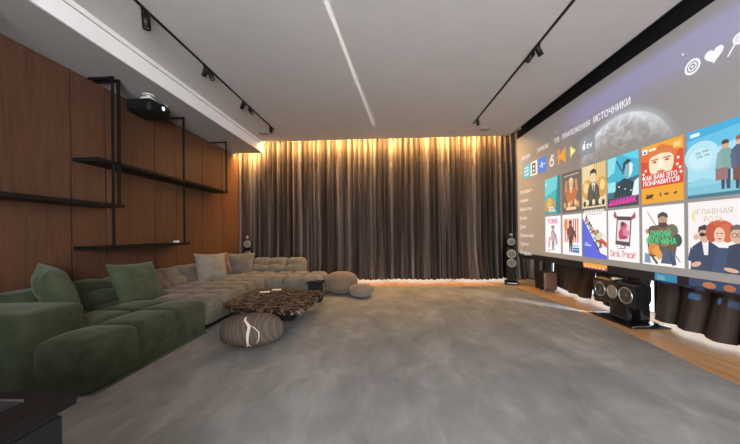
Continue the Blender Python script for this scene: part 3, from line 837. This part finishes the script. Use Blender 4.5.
for k in range(7): a.ell(.08+.057*k, .13+.03*(k % 2), .032, .05, ('#e5a86c', '#a9573a', '#f0cc94')[k % 3])
a.rect(.12, .04, .38, .09, '#f4d7a8'); a.done('poster', sc)
a = poster(2, R1, '#f0d9a6'); 
for k in range(6): a.rect(.27+.042*k, .30, .29+.042*k, .698, '#d8a850')
a.ell(.12, .32, .12, .16, '#dca24a'); a.ell(.42, .33, .11, .15, '#dca24a'); a.ell(.09, .35, .06, .09, '#f3d792'); a.ell(.43, .36, .05, .08, '#f3d792')
a.poly([(.10, .06), (.40, .06), (.36, .34), (.29, .42), (.20, .42), (.14, .34)], '#5b5348'); a.poly([(.21, .41), (.29, .41), (.26, .20)], '#f4ead6'); a.line((.25, .38), (.26, .16), .022, '#2c2620'); a.ell(.245, .50, .06, .085, '#f1d3a4'); a.poly([(.18, .50), (.185, .60), (.25, .63), (.31, .60), (.315, .50), (.29, .56), (.2, .56)], '#3a2f26')
for k in range(7): a.ell(.06+.065*k, .10+.02*(k % 2), .03, .045, '#f3e3bd' if k % 2 else '#3f362c')
a.rect(0, .0, .502, .035, '#6d6257'); p = a.done('poster', sc)
a = Art(CX_[2], R1-.085, XP-.0035)
for k in range(9): a.rect(.04+.048*k, .05, .075+.048*k, .085, '#efe9e2'); 
for k in range(8): a.rect(.07+.046*k, .005, .105+.046*k, .035, '#d9d2ca')
a.done('caption', sc)
a = poster(3, R1+.13, '#3fb7d4', PH-.13); H_ = PH-.13
a.poly([(0, 0), (.502, 0), (.502, .25), (0, .2)], '#2a6d86'); a.poly([(0, .30), (.12, .36), (.16, .56), (0, .56)], '#8ee3ee'); a.poly([(.24, H_), (.502, H_), (.502, .45), (.36, .50)], '#57d6ea'); a.rect(.0, .08, .14, .22, '#9eeaf2')
a.poly([(.10, .0), (.48, .0), (.44, .16), (.34, .24), (.26, .24), (.16, .17)], '#17333f'); a.poly([(.40, .0), (.502, .0), (.502, .22), (.44, .18)], '#e9f7f8')
a.ell(.345, .34, .075, .115, '#7fb8c4'); a.poly([(.36, .24), (.41, .30), (.42, .40), (.37, .45)], '#e7f4f2'); a.poly([(.26, .34), (.27, .45), (.34, .49), (.40, .46), (.36, .43), (.31, .42), (.29, .34)], '#173846'); a.line((.16, .50), (.28, .30), .03, '#1f6f8c'); a.ell(.2, .14, .012, .012, '#ffffff'); a.ell(.3, .10, .010, .010, '#ffffff'); a.ell(.39, .07, .010, .010, '#ffffff')
a.done('poster', sc)
a = Art(CX_[3], R1, XP-.0035); a.rect(0, 0, .502, .128, '#3c4044')
for k in range(8): a.line((.03+.055*k, .035+.004*k), (.07+.055*k, .10+.004*k), .028, '#f02cb0'); a.line((.05+.055*k, .045+.004*k), (.075+.055*k, .05+.004*k), .016, '#f02cb0')
a.line((.02, .03), (.48, .055), .010, '#f02cb0'); a.done('caption', sc)
a = poster(4, R1, '#f3a21b'); a.rect(0, .30, .502, .698, '#ee6a22'); a.poly([(0, .30), (.502, .30), (.502, .62), (.36, .42), (.0, .52)], '#e2431f'); a.poly([(0, .64), (.502, .56), (.502, .698), (0, .698)], '#f5a822')
a.ell(.25, .46, .15, .19, '#fbe6c2'); a.poly([(.08, .50), (.12, .64), (.26, .67), (.40, .61), (.42, .48), (.36, .55), (.25, .57), (.14, .55)], '#e07a2c'); a.rect(.13, .50, .22, .515, '#d8642c'); a.rect(.28, .50, .37, .515, '#d8642c'); a.ell(.175, .48, .026, .012, '#a8431f'); a.ell(.325, .48, .026, .012, '#a8431f'); a.poly([(.23, .49), (.27, .49), (.285, .40), (.215, .40)], '#fff7e6'); a.ell(.25, .36, .05, .012, '#d8562a')
a.rect(0, .19, .502, .345, '#df3a1c'); a.rect(0, 0, .502, .19, '#f2a81f')
for cu, cv in ((.03, .36), (.06, .40), (.44, .40), (.47, .36), (.45, .47), (.03, .31), (.48, .31)): a.ell(cu, cv, .016, .016, '#fff3e0')
a.rect(.02, .60, .085, .66, '#ffffff'); a.poly([(.03, .61), (.075, .61), (.052, .65)], '#2f62b8'); a.rect(.11, .62, .2, .65, '#fff0d8'); a.rect(.40, .59, .48, .65, '#fbd27c')
a.ell(.11, .08, .055, .022, '#5a3a1c', .3); a.line((.07, .06), (.16, .10), .014, '#3c2712'); a.line((.06, .11), (.15, .05), .012, '#3c2712'); a.ell(.25, .09, .010, .028, '#6b4a1e'); a.ell(.32, .09, .028, .014, '#6b4a1e'); a.ell(.42, .09, .022, .012, '#5a3a1c', .6)
p = a.done('poster', sc); text('КАК ВАМ ЭТО', CX_[4]-.035, R1+.278, .075, '#ffffff', p, 'title', .41, XP-.012, 1, .022); text('ПОНРАВИТСЯ', CX_[4]-.035, R1+.212, .075, '#ffffff', p, 'title', .43, XP-.012, 1, .022)
a = poster(5, R1, '#a9dff0'); a.poly([(0, .42), (.502, .52), (.502, .698), (0, .698)], '#62c3e6'); a.poly([(0, .60), (.502, .64), (.502, .698), (0, .698)], '#37aede'); a.ell(.13, .42, .16, .15, '#b9e6f3'); a.ell(.12, .40, .11, .10, '#cbeef6'); a.poly([(0, 0), (.502, 0), (.502, .12), (0, .18)], '#7cc6da'); a.rect(0, 0, .502, .035, '#3a7288'); a.poly([(0, .16), (.14, .20), (.3, .15), (.3, .12), (0, .12)], '#8fd2e4'); a.rect(.03, .63, .12, .665, '#f4fbff')
a.rect(.08, .44, .13, .465, '#9cc3cf'); a.rect(.145, .45, .20, .475, '#9cc3cf'); a.rect(.09, .405, .15, .425, '#9cc3cf'); a.rect(.165, .41, .21, .43, '#9cc3cf')
person(a, .34, .06, .46, '#d9a987', '#4a342c', '#7fa8a4', '#33405e', 1.15); a.line((.30, .40), (.28, .24), .05, '#86b0ac'); a.rect(.26, .15, .36, .26, '#9a6f6c'); person(a, .455, .05, .48, '#e0b091', '#a8583a', '#4d5a78', '#2c3a58', 1.15); a.rect(.40, .13, .49, .25, '#7a4a42'); a.line((.40, .38), (.41, .24), .04, '#566482')
a.done('poster', sc)
# row 2
W_ = '#fffafa'
a = poster(0, R2, W_); a.rect(.06, .50, .44, .508, '#f3d3e2'); person(a, .26, .05, .46, '#b99a90', '#6e6168', '#a89aa0', '#8e7c84', 1.2); a.ell(.26, .49, .06, .03, '#8f8a92'); a.line((.16, .30), (.12, .10), .05, '#cf9bab'); a.line((.34, .36), (.38, .16), .045, '#9b8d95'); a.ell(.25, .30, .06, .09, '#d6a7b3'); a.rect(.08, .03, .20, .06, '#d8bcc8')
p = a.done('poster', sc); text('ТОМБ', CX_[0]-.09, R2+.56, .12, '#e5258f', p, 'title', .34, XP-.012, 1, .026)
a = poster(1, R2, W_)
for k in range(7): a.rect(.06+.056*k, .22, .092+.056*k, .62, '#e8622f')
a.ell(.10, .52, .05, .10, '#f0884f'); person(a, .23, .05, .54, '#8c5a44', '#2e2226', '#5a3d3e', '#3a3036', 1.15); a.line((.31, .42), (.36, .30), .05, '#4d3436'); a.ell(.20, .40, .06, .08, '#7b4a3c'); a.rect(.27, .04, .46, .14, '#e8f0fa'); a.rect(.28, .10, .45, .13, '#2f6fae'); a.rect(.28, .05, .45, .09, '#2f6fae'); a.rect(.28, .15, .45, .17, '#9ec1e2')
a.done('poster', sc)
a = poster(2, R2, W_); a.poly([(0, 0), (.44, 0), (0, .62)], '#5a63dd'); a.poly([(.0, 0), (.502, 0), (.502, .05), (.30, .10), (0, .10)], '#5a63dd'); a.poly([(.30, .36), (.502, .24), (.502, .16), (.30, .30)], '#d9532e'); a.poly([(.34, .42), (.502, .33), (.502, .29), (.33, .38)], '#f3e2d8')
for k in range(10):
    u, v = .05+.034*k, .56-.044*k
    a.ell(u+.035, v+.02, .030, .036, ('#c98f6a', '#e9d2b8', '#5c6f8c', '#b9c7a8', '#dba17e')[k % 5]); a.ell(u+.04, v+.065, .02, .024, ('#5a3d33', '#d8a888', '#3d3340')[k % 3]); a.line((u, v-.01), (u+.05, v+.02), .02, ('#3a4a74', '#8a3d34', '#f2efe6')[k % 3])
a.ell(.36, .33, .07, .055, '#d8d9b2', .5); a.ell(.33, .40, .035, .03, '#b7794e'); a.line((.28, .24), (.36, .12), .03, '#3d4a66'); a.line((.36, .26), (.42, .18), .03, '#a64932'); a.rect(.06, .18, .20, .196, '#e9ecff'); a.rect(.06, .215, .15, .228, '#c9cffa')
a.done('poster', sc)
a = poster(3, R2, W_)
rot_ = -.08
def rp(u, v): c_, s_ = math.cos(rot_), math.sin(rot_); return (.27+u*c_-v*s_, .41+u*s_+v*c_)
a.poly([rp(-.13, -.20), rp(.11, -.20), rp(.11, .19), rp(-.13, .19)], '#4c4650'); a.poly([rp(-.112, -.145), rp(.092, -.145), rp(.092, .14), rp(-.112, .14)], '#f6dde2'); a.ell(.27, .45, .06, .07, '#cf5a78'); a.ell(.30, .38, .055, .06, '#e08aa0'); a.ell(.22, .36, .04, .07, '#c9476a'); a.ell(.25, .50, .035, .03, '#5a3d44'); a.ell(.33, .44, .02, .03, '#f0c9b4'); a.ell(.26, .32, .07, .025, '#b7385c')
a.poly([rp(-.12, .18), rp(-.17, .27), rp(-.19, .19), rp(-.14, .15)], '#b0505c'); a.poly([rp(.10, .18), rp(.16, .26), rp(.17, .18), rp(.12, .15)], '#b0505c'); a.line((.26, .215), (.30, .18), .012, '#a84a58'); a.line((.30, .18), (.22, .165), .012, '#a84a58'); a.ring(.19, .195, .028, .038, '#c0707c')
p = a.done('poster', sc); text('Окей, Лекси!', CX_[3]-.045, R2+.05, .125, '#d3242f', p, 'title', .41, XP-.013, 1, .010)
a = poster(4, R2, W_); a.line((.07, .64), (.30, .28), .010, '#8f7a68'); a.line((.30, .28), (.46, .06), .012, '#8f7a68'); a.poly([(.09, .10), (.40, .10), (.44, .32), (.36, .46), (.28, .50), (.19, .47), (.10, .40), (.07, .26)], '#5d5340'); a.ell(.15, .40, .07, .07, '#6d4a36'); a.ell(.37, .40, .07, .08, '#6f6a52'); a.ell(.43, .30, .05, .07, '#3e4a3c')
a.poly([(.21, .44), (.33, .43), (.30, .37), (.23, .38)], '#8a5b40'); a.ell(.265, .53, .055, .07, '#c69474'); a.poly([(.21, .50), (.32, .50), (.30, .455), (.265, .44), (.23, .455)], '#4a3a32'); a.poly([(.20, .55), (.21, .60), (.265, .625), (.32, .60), (.33, .55), (.265, .575)], '#3b4450')
a.poly([(.08, .14), (.24, .10), (.22, .24), (.10, .27)], '#d98635'); a.poly([(.13, .18), (.22, .06), (.27, .12), (.20, .24)], '#e8a04a'); a.poly([(.24, .03), (.42, .03), (.40, .18), (.28, .22)], '#4a5a78'); a.poly([(.03, .02), (.12, .02), (.10, .12), (.04, .14)], '#7a97b4'); a.ell(.36, .22, .05, .05, '#6e4a34'); a.line((.12, .12), (.20, .02), .03, '#5a4632'); a.line((.34, .16), (.40, .02), .045, '#39486a'); a.ell(.29, .26, .05, .035, '#8a7a4c'); a.ell(.07, .40, .02, .03, '#c98c6c')
p = a.done('poster', sc); text('ДИКИЙ', CX_[4]-.115, R2+.335, .10, '#3fd08a', p, 'title',   .25, XP-.013, 1, .026); text('МУЖЧИНА', CX_[4]-.07, R2+.255, .10, '#3fd08a', p, 'title', .36, XP-.013, 1, .026)
a = poster(5, R2, '#fbf0f2'); a.poly([(.035, .58), (.07, .62), (.09, .60), (.06, .55), (.075, .50), (.04, .52)], '#f2dfa8'); a.poly([(.46, .50), (.502, .48), (.502, .45), (.47, .47)], '#f0d792')
a.poly([(.02, 0), (.30, 0), (.28, .24), (.20, .30), (.12, .30), (.04, .24)], '#2c3c5c'); a.poly([(.13, .30), (.19, .30), (.185, .16), (.15, .16)], '#f2eef0'); a.ell(.155, .36, .052, .075, '#dca98e'); a.poly([(.095, .37), (.10, .44), (.155, .465), (.21, .44), (.215, .37), (.19, .41), (.12, .41)], '#2e2a30'); a.ell(.135, .365, .026, .020, '#15161a'); a.ell(.185, .365, .026, .020, '#15161a'); a.ell(.08, .34, .025, .03, '#e0b196')
a.poly([(.22, 0), (.40, 0), (.38, .24), (.26, .24)], '#34486c'); a.ell(.285, .42, .115, .085, '#cf5a35'); a.ell(.22, .38, .05, .09, '#c44e2c'); a.ell(.35, .38, .055, .09, '#d7683c'); a.ell(.285, .36, .045, .075, '#f0c6aa'); a.ell(.27, .375, .009, .006, '#4a3a34'); a.ell(.305, .375, .009, .006, '#4a3a34'); a.ell(.287, .325, .016, .007, '#b8453c')
a.poly([(.33, 0), (.502, 0), (.502, .27), (.44, .29), (.36, .26)], '#26344f'); a.ell(.425, .355, .052, .072, '#dfb29a'); a.poly([(.37, .38), (.375, .44), (.425, .46), (.475, .44), (.48, .38), (.45, .41), (.4, .41)], '#6d5f5a'); a.ring(.405, .36, .017, .022, '#3d3434'); a.ring(.45, .36, .017, .022, '#3d3434'); a.ell(.08, .06, .05, .025, '#e0b196', .4); a.ell(.38, .035, .06, .02, '#e0b196', -.15); a.poly([(.0, .10), (.03, .08), (.05, .2), (.03, .24)], '#2c3c5c')
p = a.done('poster', sc); text('ГЛАВНАЯ', CX_[5]-.10, R2+.565, .075, '#c9b88c', p, 'title', .30, XP-.013, 1); text('РОЛЬ', CX_[5]-.16, R2+.49, .075, '#d9c48e', p, 'title', .17, XP-.013, 1)
# the picture runs on over the dark border: tops of the next poster row, dimmed
a = Art(CX_[2], .612, XP-.0005); a.rect(0, 0, PW, .085, '#f0a02a', 1.0); a.rect(0, 0, PW, .035, '#c03a8c', 1.0)
for k in range(6): a.rect(.03+.075*k, .012, .08+.075*k, .045, '#ffd23a', 1.0)
a.done('poster_edge', sc)
a = Art(CX_[4]-.16, .612, XP-.0005); a.rect(0, 0, .26, .085, '#2f9cc8', .7); a.rect(.03, .01, .12, .06, '#7fd0ea', .6); a.done('poster_edge', sc)
a = Art(CX_[5], .612, XP-.0005); a.rect(0, 0, PW, .085, '#28406e', .7); a.ell(.19, .035, .06, .032, '#c87a3a', 0, .8); a.ell(.36, .035, .05, .032, '#b86a34', 0, .8); a.done('poster_edge', sc)

# ------------------------------------------------------------------ lights
def spotlamp(name, loc, to, energy, size, blend, rad, col):
    l = bpy.data.lights.new(name, 'SPOT'); l.energy = energy; l.spot_size = size; l.spot_blend = blend; l.shadow_soft_size = rad; l.color = col
    o = bpy.data.objects.new(name, l); COL.objects.link(o); o.location = loc
    o.rotation_euler = (Vector(to)-Vector(loc)).to_track_quat('-Z', 'Y').to_euler(); return o
# low sun outside, through the gap in the blinds behind the camera: the pale stripe on the ceiling
spotlamp('outside_daylight', (sx-.1036*3.0, -6.0, .5), (-.35, 5.0, 3.55), 10500, .55, .2, .006, (1, .97, .9))
# daylight entering between two curtain panels beside the centre speaker
spotlamp('side_daylight', (3.74, 3.65, .30), (2.5, 5.2, 0.0), 1600, .55, .7, .05, (.78, .88, 1))

def beam(name, loc, to, energy, half_w, half_h, col):
    o = spotlamp(name, loc, to, energy, .12, 0, .002, (1, 1, 1)); l = o.data; l.use_nodes = True
    t = l.node_tree; em_ = t.nodes['Emission']; em_.inputs[0].default_value = (*col, 1)
    tc = t.nodes.new('ShaderNodeTexCoord'); sp = t.nodes.new('ShaderNodeSeparateXYZ'); t.links.new(tc.outputs['Normal'], sp.inputs[0])
    def mth(op, a, b):
        n_ = t.nodes.new('ShaderNodeMath'); n_.operation = op
        for i, q in enumerate((a, b)):
            if isinstance(q, (int, float)): n_.inputs[i].default_value = q
            else: t.links.new(q, n_.inputs[i])
        return n_.outputs[0]
    ax = mth('ABSOLUTE', mth('DIVIDE', sp.outputs[0], sp.outputs[2]), 0); ay = mth('ABSOLUTE', mth('DIVIDE', sp.outputs[1], sp.outputs[2]), 0)
    t.links.new(mth('MULTIPLY', mth('LESS_THAN', ax, half_w), mth('LESS_THAN', ay, half_h)), em_.inputs[1])
    return o
PJ = (-3.10, 3.96, 3.0)
for y_, hw_ in ((3.44, .0075), (3.17, .003), (3.06, .0065)):
    beam('projector_beam', PJ, (3.46, y_, .46), 15000, hw_, .0055, (.06, .32, .9))

w = bpy.data.worlds.new('World'); S.world = w; w.use_nodes = True
bg = w.node_tree.nodes['Background']; bg.inputs[0].default_value = (.75, .85, 1, 1); bg.inputs[1].default_value = .3

# ------------------------------------------------------------------ camera
TH = math.radians(2.9); RO = math.radians(.57)
d = Vector((-math.sin(TH), math.cos(TH), 0)); r0 = Vector((math.cos(TH), math.sin(TH), 0)); u0 = Vector((0, 0, 1))
r = math.cos(RO)*r0-math.sin(RO)*u0; u = math.sin(RO)*r0+math.cos(RO)*u0
cam = bpy.data.cameras.new('camera'); co = bpy.data.objects.new('camera', cam); COL.objects.link(co)
R = Matrix((r, u, -d)).transposed().to_4x4(); co.matrix_world = Matrix.Translation((0, 0, 1.2)) @ R
cam.sensor_fit = 'HORIZONTAL'; cam.sensor_width = 36; cam.lens = 36*288/740; cam.shift_y = 10.85/740; cam.clip_start = .02
S.camera = co
S.view_settings.view_transform = 'Standard'; S.view_settings.look = 'None'; S.view_settings.exposure = 0; S.view_settings.gamma = 1
S.view_settings.use_curve_mapping = False
